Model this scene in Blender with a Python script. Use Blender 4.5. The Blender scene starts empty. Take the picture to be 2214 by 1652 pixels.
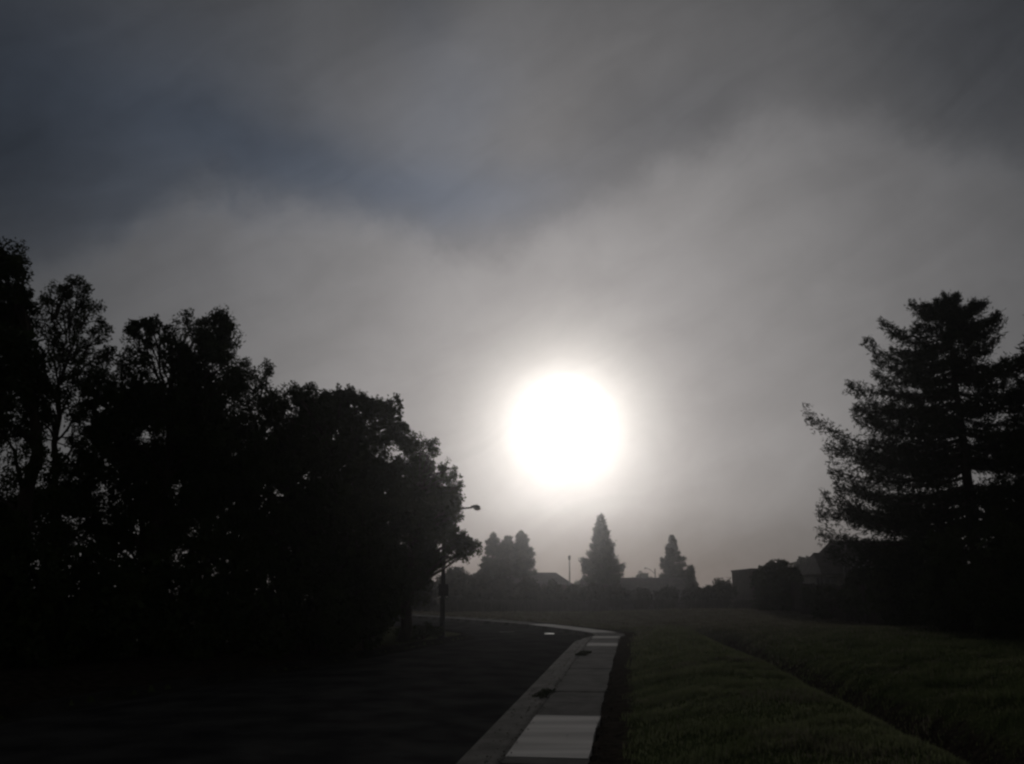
import bpy, math, random
import numpy as np
from mathutils import Vector

C = bpy.context.scene.collection
R = math.radians
rng = np.random.default_rng(11)
random.seed(11)

# ------------------------------------------------------------------ camera model
F, CX, CY, HOR = 1917.0, 1107.0, 826.0, 1285.0     # photo measured at 2214 x 1652
EYE = 2.0
PITCH = math.atan((HOR - CY) / F)
cp, sp = math.cos(PITCH), math.sin(PITCH)


def ray(px, py):
    x, y = (px - CX) / F, (CY - py) / F
    v = np.array([x, cp - y * sp, sp + y * cp])
    return v / np.linalg.norm(v)


def at(px, py, d):                     # real point at distance d north of the camera
    v = ray(px, py)
    return np.array([0, 0, EYE]) + v * (d / v[1])


_v = ray(CX, 1256)
SLOPE = _v[2] / _v[1]                  # the street climbs gently ahead


def on_ground(px, py, dz=0.0):
    v = ray(px, py)
    t = (EYE - dz) / (SLOPE * v[1] - v[2])
    return np.array([0, 0, EYE]) + v * t


def sm(a, b, x):
    t = np.clip((x - a) / (b - a), 0, 1)
    return t * t * (3 - 2 * t)


# ------------------------------------------------------------------ street alignment
def spline(pts, step=0.25):
    P = np.array([p[:2] for p in pts], float)
    P = np.vstack([2 * P[0] - P[1], P, 2 * P[-1] - P[-2]])
    out = []
    for i in range(1, len(P) - 2):
        n = max(2, int(np.linalg.norm(P[i + 1] - P[i]) / step))
        t = np.linspace(0, 1, n, endpoint=False)[:, None]
        a, b, c, d = P[i - 1], P[i], P[i + 1], P[i + 2]
        out.append(0.5 * ((2 * b) + (-a + c) * t + (2 * a - 5 * b + 4 * c - d) * t ** 2 + (-a + 3 * b - 3 * c + d) * t ** 3))
    out.append(P[-2][None])
    return np.vstack(out)


def redge(y):
    return (-0.57 + 0.1335 * y, y)


RP = spline([redge(-25), redge(-5), redge(10), redge(20), redge(28), redge(33), (4.15, 36.6),
             on_ground(1150, 1346)[:2], on_ground(1000, 1335)[:2], on_ground(872, 1327)[:2], (-14, 63), (-30, 80), (-60, 108)])
LP = spline([(-13.5, -25), (-11.0, -5), (-9.3, 6), on_ground(0, 1551, -.12)[:2], on_ground(667, 1438, -.12)[:2],
             on_ground(916, 1394, -.12)[:2], on_ground(1006, 1378, -.12)[:2], (-2.55, 37.9), (-4.4, 41.0), (-7.4, 44.6), (-13, 50.8), (-36, 74), (-64, 102)])


def normals(P):
    t = np.gradient(P, axis=0)
    t /= np.linalg.norm(t, axis=1)[:, None]
    return t, np.stack([t[:, 1], -t[:, 0]], 1)      # tangent, normal to the right


RT, RN = normals(RP)
LT, LN = normals(LP)


def sdist(P, N, x, y):                              # signed distance, + to the right
    P, N = P[::2], N[::2]
    q = np.stack([x, y], 1)
    out = np.empty(len(q)); 
    for i in range(0, len(q), 4000):
        d = q[i:i + 4000, None, :] - P[None]
        k = (d ** 2).sum(2).argmin(1)
        dd = d[np.arange(len(k)), k]
        s = np.sign((dd * N[k]).sum(1))
        out[i:i + 4000] = s * np.linalg.norm(dd, axis=1)
    return out


_wv = [(rng.normal(size=2), rng.uniform(0, 6.28)) for _ in range(40)]


def lumps(x, y, freq, n=10, o=0):
    z = 0
    for i in range(n):
        k, ph = _wv[(i + o) % 40]
        z = z + np.sin((k[0] * x + k[1] * y) * freq + ph)
    return z / n


def base(x, y):
    x = np.asarray(x, float); y = np.asarray(y, float)
    yy = np.maximum(y, -30)
    up = SLOPE * np.minimum(yy, 58)
    # crest of the field, then down behind it
    z = up - sm(59, 72, yy) * 0.78
    z = z + 0.22 * np.exp(-((x - 13) / 6) ** 2 - ((yy - 58) / 7) ** 2)
    return z


def terrain(x, y):
    x = np.asarray(x, float).ravel(); y = np.asarray(y, float).ravel()
    z = base(x, y)
    u = sdist(RP, RN, x, y)
    l = sdist(LP, LN, x, y)
    fade = sm(42, 34, y)
    right = sm(0, .1, u)
    mound = 0.30 * sm(0.2, 1.9, u) * (1 - sm(3.4 - .012 * y, 4.9 - .03 * y, u))
    c = 5.7 - 0.064 * np.clip(y, 0, 40)
    ditch = -0.85 * np.exp(-((u - c - .15) / 0.80) ** 2)
    bank = 0.25 * sm(6, 9, u) * (1 - sm(11, 16, u))
    z = z + right * fade * (mound + ditch + bank)
    z = z + right * (0.025 * lumps(x, y, .9, 20) + 0.03 * lumps(x, y, 2.9, 20, 10) + .025 * lumps(x, y, 7.3, 20, 23)) * sm(.3, 1.5, u)
    off = l < 0
    z = z + np.where(off, -0.035 + 0.25 * sm(-.2, -3, l) + 0.05 * sm(-.2, -1.5, l) * lumps(x, y, 1.1, 10, 20), 0)
    w = np.minimum(-u, l)
    z = z - np.where(w > 0, 0.42 * sm(0.02, 0.3, w), 0)
    return z


def tz(x, y):
    return float(terrain([x], [y])[0])


# ------------------------------------------------------------------ mesh helpers
def mesh_obj(name, V, Fs, mat, parent=None, smooth=False, mats=None, midx=None):
    me = bpy.data.meshes.new(name)
    V = np.asarray(V, np.float32)
    if isinstance(Fs, np.ndarray) and Fs.ndim == 2:
        n, k = Fs.shape
        me.vertices.add(len(V)); me.vertices.foreach_set('co', V.ravel())
        me.loops.add(n * k); me.loops.foreach_set('vertex_index', Fs.astype(np.int32).ravel())
        me.polygons.add(n); me.polygons.foreach_set('loop_start', np.arange(0, n * k, k, dtype=np.int32))
    else:
        me.from_pydata([tuple(map(float, v)) for v in V], [], [tuple(map(int, f)) for f in Fs])
    for m in (mats or [mat]):
        me.materials.append(m)
    if midx is not None:
        me.polygons.foreach_set('material_index', np.asarray(midx, np.int32))
    if smooth:
        me.polygons.foreach_set('use_smooth', np.ones(len(me.polygons), bool))
    me.update(calc_edges=True)
    o = bpy.data.objects.new(name, me)
    C.objects.link(o)
    if parent is not None:
        o.parent = parent
        o.location = -Vector(parent.location)
    return o


def tag(o, label=None, cat=None, group=None, kind=None):
    if label: o['label'] = label
    if cat: o['category'] = cat
    if group: o['group'] = group
    if kind: o['kind'] = kind
    return o


def thing(name, label, cat, loc, group=None):
    o = bpy.data.objects.new(name, None)
    o.location = Vector([float(a) for a in loc])
    o.empty_display_size = .3
    C.objects.link(o)
    return tag(o, label, cat, group)


class MB:
    def __init__(s): s.v, s.f, s.n = [], [], 0

    def add(s, V, Fs):
        s.v.append(np.asarray(V, float))
        s.f += [tuple(i + s.n for i in f) for f in Fs]
        s.n += len(V)

    def box(s, x0, x1, y0, y1, z0, z1):
        V = [(x, y, z) for z in (z0, z1) for y in (y0, y1) for x in (x0, x1)]
        s.add(V, [(0, 2, 3, 1), (4, 5, 7, 6), (0, 1, 5, 4), (2, 6, 7, 3), (0, 4, 6, 2), (1, 3, 7, 5)])

    def obox(s, c, ax, ay, az):                        # oriented box by half axes
        c, ax, ay, az = map(np.asarray, (c, ax, ay, az))
        V = [c + i * ax + j * ay + k * az for k in (-1, 1) for j in (-1, 1) for i in (-1, 1)]
        s.add(V, [(0, 2, 3, 1), (4, 5, 7, 6), (0, 1, 5, 4), (2, 6, 7, 3), (0, 4, 6, 2), (1, 3, 7, 5)])

    def tube(s, P, rad, k=6):
        P = np.asarray(P, float); rad = np.broadcast_to(rad, len(P))
        t = np.gradient(P, axis=0); t /= np.linalg.norm(t, axis=1)[:, None] + 1e-9
        a = np.where(np.abs(t[:, 2:3]) > .9, [[1., 0, 0]], [[0, 0, 1.]])
        u = np.cross(t, a); u /= np.linalg.norm(u, axis=1)[:, None] + 1e-9
        w = np.cross(t, u)
        an = np.linspace(0, 2 * math.pi, k, endpoint=False)
        V = (P[:, None] + rad[:, None, None] * (np.cos(an)[None, :, None] * u[:, None] + np.sin(an)[None, :, None] * w[:, None])).reshape(-1, 3)
        Fs = []
        for i in range(len(P) - 1):
            for j in range(k):
                j2 = (j + 1) % k
                Fs.append((i * k + j, i * k + j2, (i + 1) * k + j2, (i + 1) * k + j))
        Fs.append(tuple(range(k))[::-1]); Fs.append(tuple((len(P) - 1) * k + j for j in range(k)))
        s.add(V, Fs)

    def build(s, name, mat, parent=None, smooth=False):
        return mesh_obj(name, np.vstack(s.v), s.f, mat, parent, smooth)


# ------------------------------------------------------------------ materials
def mat(name, col, col2=None, scale=3.0, rough=0.8, spec=0.3, bump=0.0, detail=6.0, stretch=None, bscale=None, lo=.35, hi=.65):
    m = bpy.data.materials.new(name); m.use_nodes = True
    nt = m.node_tree; b = nt.nodes['Principled BSDF']
    b.inputs['Roughness'].default_value = rough
    b.inputs['Specular IOR Level'].default_value = spec
    b.inputs['Base Color'].default_value = (*col, 1)
    tc = nt.nodes.new('ShaderNodeNewGeometry')
    vec = tc.outputs['Position']
    if stretch:
        mp = nt.nodes.new('ShaderNodeMapping'); mp.inputs['Scale'].default_value = stretch
        nt.links.new(vec, mp.inputs['Vector']); vec = mp.outputs['Vector']
    if col2 is not None:
        n = nt.nodes.new('ShaderNodeTexNoise'); n.inputs['Scale'].default_value = scale; n.inputs['Detail'].default_value = detail
        nt.links.new(vec, n.inputs['Vector'])
        r = nt.nodes.new('ShaderNodeValToRGB')
        r.color_ramp.elements[0].position = lo; r.color_ramp.elements[1].position = hi
        r.color_ramp.elements[0].color = (*col, 1); r.color_ramp.elements[1].color = (*col2, 1)
        nt.links.new(n.outputs['Fac'], r.inputs['Fac'])
        nt.links.new(r.outputs['Color'], b.inputs['Base Color'])
    if bump:
        n2 = nt.nodes.new('ShaderNodeTexNoise'); n2.inputs['Scale'].default_value = bscale or scale * 8; n2.inputs['Detail'].default_value = 8
        nt.links.new(vec, n2.inputs['Vector'])
        bp = nt.nodes.new('ShaderNodeBump'); bp.inputs['Strength'].default_value = bump; bp.inputs['Distance'].default_value = .05
        nt.links.new(n2.outputs['Fac'], bp.inputs['Height']); nt.links.new(bp.outputs['Normal'], b.inputs['Normal'])
    return m


M = {}
M['leaf'] = mat('leaf_oak', (.030, .042, .016), (.055, .075, .028), 1.2, .85, .05)
M['leaf_dull'] = mat('leaf_dull', (.022, .027, .016), (.042, .048, .026), 1.5, .9, .04)
M['needle'] = mat('needle', (.022, .034, .018), (.040, .055, .026), 1.5, .9, .04)
M['bark'] = mat('bark', (.035, .028, .022), (.075, .06, .048), 4, .9, .15, .5, stretch=(1, 1, .25))
M['asphalt'] = mat('asphalt', (.030, .030, .031), (.066, .065, .063), 1.1, 1.0, 0.0, .5, bscale=60)
M['concrete_old'] = mat('concrete_old', (.036, .035, .032), (.092, .090, .083), 2.1, 1.0, .03, .25, bscale=30)
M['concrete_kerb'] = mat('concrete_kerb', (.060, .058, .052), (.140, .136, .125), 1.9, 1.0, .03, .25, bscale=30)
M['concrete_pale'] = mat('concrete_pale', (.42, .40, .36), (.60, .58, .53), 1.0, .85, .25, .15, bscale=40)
M['concrete_dark'] = mat('concrete_dark', (.022, .021, .019), (.045, .043, .039), 1.1, 1.0, 0.0, .25, bscale=30)  # darker concrete tone, used on the left kerb only
M['soil'] = mat('soil', (.016, .013, .010), (.035, .029, .022), 5, 1.0, 0.0, .8, bscale=20)
M['grass'] = mat('grass_blade', (.062, .082, .034), (.120, .135, .066), 1.3, .9, .04)
M['grass_dry'] = mat('grass_dry', (.11, .102, .074), (.19, .175, .13), 1.3, .9, .04)
M['grass_mound'] = mat('grass_mound', (.098, .118, .055), (.168, .182, .098), 1.6, .9, .04)  # lighter blade colour for the mound beside the pavement
M['paint'] = mat('road_paint', (.55, .54, .50), (.75, .74, .70), 6, .6, .4)
M['metal'] = mat('galvanised', (.12, .12, .125), (.18, .18, .185), 5, .5, .5)
M['metal_dark'] = mat('painted_metal_dark', (.02, .021, .02), (.035, .035, .035), 4, .7, .1)
M['lens'] = mat('lamp_lens', (.35, .34, .30), None, rough=.25, spec=.5)
M['wood'] = mat('fence_wood', (.045, .04, .035), (.09, .08, .07), 3, 1, .03, .4, stretch=(6, 6, .5))
M['roof'] = mat('roof_shingle', (.05, .045, .042), (.09, .08, .072), 2.5, .9, .15, .6, bscale=9)
M['stucco'] = mat('stucco', (.42, .40, .37), (.52, .50, .46), 1.2, .9, .2, .2, bscale=40)
M['stucco_grey'] = mat('stucco_grey', (.20, .195, .19), (.26, .25, .24), 1.2, .9, .2, .2, bscale=40)
M['siding'] = mat('siding_brown', (.07, .06, .05), (.10, .085, .07), 1.5, .9, .1, .2, bscale=20)
M['trim'] = mat('trim_paint', (.26, .25, .235), (.32, .31, .29), 2, .7, .3)
M['glass'] = mat('window_glass', (.02, .022, .025), None, rough=.12, spec=.6)
M['door'] = mat('door_paint', (.10, .05, .04), (.13, .07, .05), 2, .6, .3)
M['litter'] = mat('leaf_litter', (.020, .014, .009), (.060, .042, .026), 30, .95, .05)
M['paper'] = mat('litter_paper', (.75, .74, .72), None, rough=.8)


for key in ('grass', 'grass_mound', 'grass_dry'):           # thin blades let light through
    nt = M[key].node_tree
    tr = nt.nodes.new('ShaderNodeBsdfTranslucent'); mxs = nt.nodes.new('ShaderNodeMixShader'); mxs.inputs[0].default_value = .42
    rmp = [x for x in nt.nodes if x.type == 'VALTORGB'][0]
    nt.links.new(rmp.outputs['Color'], tr.inputs['Color'])
    nt.links.new(nt.nodes['Principled BSDF'].outputs[0], mxs.inputs[1]); nt.links.new(tr.outputs[0], mxs.inputs[2])
    nt.links.new(mxs.outputs[0], nt.nodes['Material Output'].inputs['Surface'])


def ground_material():
    m = bpy.data.materials.new('field_ground'); m.use_nodes = True
    nt = m.node_tree; b = nt.nodes['Principled BSDF']
    b.inputs['Roughness'].default_value = 1; b.inputs['Specular IOR Level'].default_value = 0
    g = nt.nodes.new('ShaderNodeNewGeometry')
    def noise(s, d=6):
        n = nt.nodes.new('ShaderNodeTexNoise'); n.inputs['Scale'].default_value = s; n.inputs['Detail'].default_value = d
        nt.links.new(g.outputs['Position'], n.inputs['Vector']); return n.outputs['Fac']
    def ramp(f, a, b_, c1, c2):
        r = nt.nodes.new('ShaderNodeValToRGB'); r.color_ramp.elements[0].position = a; r.color_ramp.elements[1].position = b_
        r.color_ramp.elements[0].color = (*c1, 1); r.color_ramp.elements[1].color = (*c2, 1)
        nt.links.new(f, r.inputs['Fac']); return r.outputs['Color']
    grass = ramp(noise(.9, 9), .3, .7, (.034, .046, .018), (.080, .092, .042))
    dry = ramp(noise(1.1, 9), .3, .7, (.085, .080, .060), (.14, .132, .102))
    ad = nt.nodes.new('ShaderNodeAttribute'); ad.attribute_name = 'dry'
    md = nt.nodes.new('ShaderNodeMix'); md.data_type = 'RGBA'
    nt.links.new(ad.outputs['Fac'], md.inputs['Factor']); nt.links.new(grass, md.inputs['A']); nt.links.new(dry, md.inputs['B'])
    grass = md.outputs['Result']
    at_ = nt.nodes.new('ShaderNodeAttribute'); at_.attribute_name = 'soil'
    soil = ramp(noise(6), .3, .7, (.018, .015, .012), (.050, .042, .032))
    mx = nt.nodes.new('ShaderNodeMix'); mx.data_type = 'RGBA'
    add = nt.nodes.new('ShaderNodeMath'); add.operation = 'MULTIPLY_ADD'
    nt.links.new(noise(3.5), add.inputs[0]); add.inputs[1].default_value = 1.2
    sub = nt.nodes.new('ShaderNodeMath'); sub.operation = 'SUBTRACT'; sub.inputs[1].default_value = .6
    nt.links.new(at_.outputs['Fac'], sub.inputs[0])
    nt.links.new(sub.outputs[0], add.inputs[2])
    rm = nt.nodes.new('ShaderNodeMapRange'); rm.inputs[1].default_value = .3; rm.inputs[2].default_value = .7
    nt.links.new(add.outputs[0], rm.inputs[0])
    nt.links.new(rm.outputs[0], mx.inputs['Factor'])
    nt.links.new(grass, mx.inputs['A']); nt.links.new(soil, mx.inputs['B'])
    nt.links.new(mx.outputs['Result'], b.inputs['Base Color'])
    bp = nt.nodes.new('ShaderNodeBump'); bp.inputs['Strength'].default_value = .9; bp.inputs['Distance'].default_value = .08
    nt.links.new(noise(9, 10), bp.inputs['Height']); nt.links.new(bp.outputs['Normal'], b.inputs['Normal'])
    return m


# ------------------------------------------------------------------ ground, road, pavement
def build_ground():
    def axis(lo, hi, f0, f1, fine, grow=1.18):
        a = list(np.arange(f0, f1 + 1e-6, fine)); s = fine
        while a[-1] < hi: s *= grow; a.append(min(hi, a[-1] + s))
        s = fine
        while a[0] > lo: s *= grow; a.insert(0, max(lo, a[0] - s))
        return np.array(a)
    xs = axis(-190, 190, -14, 18, .16); ys = axis(-60, 190, 5, 44, .22)
    X, Y = np.meshgrid(xs, ys); x, y = X.ravel(), Y.ravel()
    z = terrain(x, y)
    u = sdist(RP, RN, x, y); l = sdist(LP, LN, x, y)
    nx, ny = len(xs), len(ys)
    i = np.arange(ny - 1)[:, None] * nx + np.arange(nx - 1)[None]
    Fq = np.stack([i, i + 1, i + nx + 1, i + nx], -1).reshape(-1, 4)
    o = mesh_obj('grass_field', np.stack([x, y, z], 1), Fq, ground_material(), smooth=True)
    c = 5.85 - .064 * np.clip(y, 0, 40)
    s = np.where(u > -.2, np.maximum(1 - sm(.25, .75, u), .95 * np.exp(-((u - c) / .95) ** 4) * sm(42, 34, y)), 0)
    s = np.maximum(s, np.where(l < 0, .75 * sm(34, 26, y) + .2, 0))
    at_ = o.data.attributes.new('soil', 'FLOAT', 'POINT'); at_.data.foreach_set('value', s.astype(np.float32))
    ad = o.data.attributes.new('dry', 'FLOAT', 'POINT'); ad.data.foreach_set('value', sm(26, 46, y + 2 * lumps(x, y, .7, 12)).astype(np.float32))
    tag(o, kind='structure')
    return o


build_ground()


def strip(name, material, offs, kind='structure', i0=0, i1=None, parent=None, P=RP, N=RN):
    """cross-section (offset, dz) swept along the street edge"""
    Q, NN = P[i0:i1], N[i0:i1]
    zb = base(Q[:, 0], Q[:, 1])
    rows = [np.column_stack([Q + NN * o_, zb + dz]) for o_, dz in offs]
    k = len(rows); n = len(Q)
    V = np.stack(rows, 1).reshape(-1, 3)
    Fs = [(a * k + j, a * k + j + 1, (a + 1) * k + j + 1, (a + 1) * k + j) for a in range(n - 1) for j in range(k - 1)]
    o = mesh_obj(name, V, np.array(Fs), material, parent)
    if kind and parent is None: tag(o, kind=kind)
    return o


# carriageway between the two kerbs: pair points of both edges
n = 260
def resample(P, n):
    d = np.r_[0, np.cumsum(np.linalg.norm(np.diff(P, axis=0), axis=1))]
    t = np.linspace(0, d[-1], n)
    return np.stack([np.interp(t, d, P[:, 0]), np.interp(t, d, P[:, 1])], 1)
A = resample(RP - RN * 1.60, n); B = resample(LP + LN * .42, n)
rows = []
for t in np.linspace(0, 1, 9):
    q = A * (1 - t) + B * t
    rows.append(np.column_stack([q, base(q[:, 0], q[:, 1]) - .150 + .07 * 4 * t * (1 - t)]))
V = np.stack(rows, 1).reshape(-1, 3)
Fs = np.array([(a * 9 + j, a * 9 + j + 1, (a + 1) * 9 + j + 1, (a + 1) * 9 + j) for a in range(n - 1) for j in range(8)])
tag(mesh_obj('road', V, Fs, M['asphalt'], smooth=True), kind='structure')

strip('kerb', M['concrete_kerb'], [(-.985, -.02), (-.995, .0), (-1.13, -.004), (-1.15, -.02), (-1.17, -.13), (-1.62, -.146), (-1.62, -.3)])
strip('kerb', M['concrete_dark'], [(.43, -.3), (.43, -.146), (.05, -.13), (.03, -.02), (.01, -.004), (-.14, .0), (-.15, -.2)], P=LP, N=LN)

# pavement: slabs along the path, two runs of newer pale concrete
arc = np.r_[0, np.cumsum(np.linalg.norm(np.diff(RP, axis=0), axis=1))]
def p_at(s):
    x = np.interp(s, arc, RP[:, 0]); y = np.interp(s, arc, RP[:, 1])
    nx = np.interp(s, arc, RN[:, 0]); ny = np.interp(s, arc, RN[:, 1])
    return np.array([x, y]), np.array([nx, ny])
def s_of_y(y):
    k = np.searchsorted(RP[:, 1], y); return arc[k]
pale = [(s_of_y(10.72), s_of_y(14.15)), (s_of_y(28.9), s_of_y(30.1)), (s_of_y(32.6), s_of_y(33.6)), (s_of_y(36.2), s_of_y(43.5))]
pav = thing('pavement', None, None, (0, 0, 0)); tag(pav, kind='structure')
def slab(mb, s0, s1, jit):
    V = []; m = 4
    for s in np.linspace(s0 + .006, s1 - .006, m):
        p, nn = p_at(s)
        z = float(base(p[0], p[1]))
        e = .012 * math.sin(s * 9.1) + .01 * math.sin(s * 23.7)
        V += [(*(p - nn * .975), z - .25), (*(p - nn * .975), z + jit), (*(p + nn * (e - .005)), z + jit), (*(p + nn * (e - .005)), z - .25)]
    Fs = [(a * 4 + j, a * 4 + j + 1, a * 4 + 5 + j, a * 4 + 4 + j) for a in range(m - 1) for j in range(3)]
    Fs += [(0, 3, 2, 1), tuple((m - 1) * 4 + j for j in range(4))]
    mb.add(V, Fs)
old = MB(); s = 0.0
cuts = sorted([c for a in pale for c in a])
marks = [0.0]
while s < arc[-1] - 2:
    nxt = s + random.choice([1.5, 1.5, 1.52, 1.48])
    for c in cuts:
        if s < c < nxt or abs(nxt - c) < .35 and c > s: nxt = c; break
    marks.append(nxt); s = nxt
for a, b in zip(marks[:-1], marks[1:]):
    mid = (a + b) / 2
    if any(p0 < mid < p1 for p0, p1 in pale): continue
    slab(old, a, b, random.uniform(-.006, .008))
old.build('slab', M['concrete_old'], pav)
def pale_mat():
    m = mat('concrete_new', (.48, .465, .44), (.74, .715, .68), .9, 1.0, .03, .2, bscale=45, lo=.38, hi=.62)
    nt = m.node_tree
    # trowel bands run straight across the slab
    mp = nt.nodes.new('ShaderNodeMapping'); mp.inputs['Rotation'].default_value = (0, 0, R(7.6)); mp.inputs['Scale'].default_value = (.25, 2.6, 1)
    g = nt.nodes['Geometry']
    nt.links.new(g.outputs['Position'], mp.inputs['Vector'])
    for nd in nt.nodes:
        if nd.type == 'TEX_NOISE' and nd.inputs['Scale'].default_value < 2: nt.links.new(mp.outputs['Vector'], nd.inputs['Vector'])
    return m
PM = pale_mat()
for k, (a, b) in enumerate(pale):
    mb = MB(); nseg = max(1, round((b - a) / 1.7))
    for j in range(nseg):
        slab(mb, a + (b - a) * j / nseg, a + (b - a) * (j + 1) / nseg, .010 - .003 * (j % 2))
    o = mb.build('slab', PM, pav); o['label'] = 'newer pale concrete slab'

# painted road marks
M['paint_worn'] = mat('road_paint_worn', (.08, .08, .075), (.20, .195, .185), 6, .9, .05)
for (px, py, w, l, pm) in ((1188, 1371, .19, .16, 'paint'), (1095, 1367, .30, .11, 'paint_worn')):
    p = on_ground(px, py, -.09); mb = MB()
    # find road height
    zz = float(base(p[0], p[1])) - .079
    mb.obox((p[0], p[1], zz), (w, -.02, 0), (.02, l, .004), (0, 0, .012))
    o = mb.build('road_marking', M[pm]); tag(o, kind='structure')

# ------------------------------------------------------------------ foliage
def leaf_quads(P, size, aspect=.5, up=0.0, dirs=None):
    n = len(P)
    a = rng.normal(size=(n, 3)) if dirs is None else dirs
    a /= np.linalg.norm(a, axis=1)[:, None] + 1e-9
    b = rng.normal(size=(n, 3)); b -= (a * b).sum(1)[:, None] * a
    b /= np.linalg.norm(b, axis=1)[:, None] + 1e-9
    L = (np.broadcast_to(size, n) * rng.uniform(.6, 1.3, n))[:, None]
    nrm = np.cross(a, b)
    p0 = P - a * L * .5
    p2 = P + a * L * .5 - nrm * L * .12
    w = L * aspect * .5
    V = np.stack([p0, P + b * w + nrm * L * .06, p2, P - b * w + nrm * L * .06], 1).reshape(-1, 3)
    Fq = np.arange(4 * n).reshape(n, 4)
    return V, Fq


def ball(n, shell=.33):
    v = rng.normal(size=(n, 3)); v /= np.linalg.norm(v, axis=1)[:, None]
    return v * (rng.random(n) ** shell)[:, None]


def bent(p, q, sag=.12, n=6, jit=.06):
    p, q = np.asarray(p, float), np.asarray(q, float)
    t = np.linspace(0, 1, n)[:, None]
    L = np.linalg.norm(q - p)
    P = p + (q - p) * t
    P[:, 2] += (np.sin(t[:, 0] * math.pi) * sag * L)
    j = rng.normal(size=(n, 3)) * jit * L * .3; j[0] = j[-1] = 0
    return P + j


def broadleaf(name, label, lobes, d, trunk_px, dens=1.0, leaf=.095, rc=(.2, .36), trunk_r=.2, fork=.35, group=None, material='leaf', cat='tree', depth_spread=1.0, lean=0):
    """lobes: (px, py, radius px, density). Real crown lobes at their own depth round d."""
    fx = at(trunk_px, 1256, d)
    bx, by = fx[0], d
    bz = tz(bx, by) - .05
    root = thing(name, label, cat, (bx, by, bz + .05), group)
    wood = MB(); LV, LF, off = [], [], 0
    cs = []
    for lb in lobes:
        px, py, rp, dn = lb[:4]
        r = rp * d / F
        dd = d + (lb[4] if len(lb) > 4 else rng.uniform(-1, 1) * depth_spread)
        cs.append((at(px, py, dd), r * dd / d, dn))
    top = max(c[0][2] for c in cs)
    topc = max(cs, key=lambda c: c[0][2])[0]
    tp = np.array([bx + (topc[0] - bx) * .45 + lean, by, bz + (top - bz) * .72])
    nt_ = 10
    T = bent((bx, by, bz), tp, .0, nt_, .05)
    wood.tube(T, trunk_r * (1 - .75 * np.linspace(0, 1, nt_)) + .02, 8)
    for c, r, dn in cs:
        k = int(np.clip(np.interp(c[2] - .6 * r - .25 * abs(c[0] - bx), T[:, 2], np.arange(nt_)), nt_ * .2, nt_ - 1))
        br = bent(T[k], c, .06, 7, .1)
        rad0 = min(.085, trunk_r * (1 - .75 * k / nt_) * .45) + .006
        wood.tube(br, np.linspace(rad0, .02, 7), 5)
        rcm = rng.uniform(*rc) * min(1, max(.5, r / .6))
        K = max(6, int((2.6 if dn > .8 else 2.6) * dn * (r / rcm) ** 2))
        cl = c + ball(K, .30) * np.array([r, r * .9, r])
        for q in cl:
            if rng.random() < .5:
                st = br[rng.integers(3, 7)]
                wood.tube(bent(st, q, .05, 4, .1), np.linspace(.022, .006, 4), 4)
        nl = int(np.clip(2.2 * math.pi * rcm ** 2 / (leaf * leaf * .45), 20, 320) * (1 if dn > .8 else .8) * dens)
        P = (cl[:, None] + ball(K * nl, .55).reshape(K, nl, 3) * (rcm * rng.uniform(.7, 1.25, (K, 1, 1)))).reshape(-1, 3)
        if dn > .8:
            P = np.vstack([P, c + ball(int(420 * r * r), .5) * r * .95])
        v, f = leaf_quads(P, leaf)
        LV.append(v); LF.append(f + off); off += len(v)
        if dn > .95:                                    # heavier inner foliage closes the crown
            P = c + ball(int(170 * r ** 2) + 20, .5) * r * .72
            v, f = leaf_quads(P, leaf * 3.2, .7)
            LV.append(v); LF.append(f + off); off += len(v)
    wood.build('trunk', M['bark'], root, True)
    mesh_obj('crown', np.vstack(LV), np.vstack(LF), M[material], root)
    return root


# --- left-hand trees
G1 = 'broadleaf trees along the left kerb'
broadleaf('broadleaf_tree', 'tallest dark broadleaf tree, cut off by the left edge of the photo',
          [(8, 572, 52, 1), (38, 570, 22, .9), (-40, 640, 90, 1), (40, 640, 34, 1), (20, 690, 60, 1), (-30, 770, 100, 1), (50, 760, 60, 1), (60, 830, 60, 1),
           (-20, 880, 80, 1), (80, 900, 45, .9), (10, 940, 40, .8), (70, 1000, 60, .85), (-20, 1060, 60, .8), (30, 1120, 70, .95), (100, 1090, 60, .85), (90, 1170, 60, .8), (10, 1180, 60, .9)],
          21, 60, trunk_r=.24, group=G1)
broadleaf('broadleaf_tree', 'thin-crowned tree with sky showing through, beside the tallest tree at far left',
          [(168, 632, 32, .95), (140, 640, 28, .9), (108, 645, 28, .9), (195, 672, 34, .9), (148, 690, 48, .75), (98, 700, 36, .8), (222, 722, 26, .9), (170, 745, 55, .75), (235, 760, 20, .7),
           (120, 770, 50, .7), (205, 800, 50, .9), (110, 830, 48, .65), (160, 850, 50, .65), (215, 860, 55, 1), (82, 900, 40, .8), (185, 930, 45, .9), (190, 1000, 65, .95), (140, 1060, 60, .85), (100, 860, 45, .7), (200, 1110, 70, .8), (140, 1160, 60, .8)],
          24, 128, leaf=.085, trunk_r=.15, group=G1, depth_spread=.7)
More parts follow.
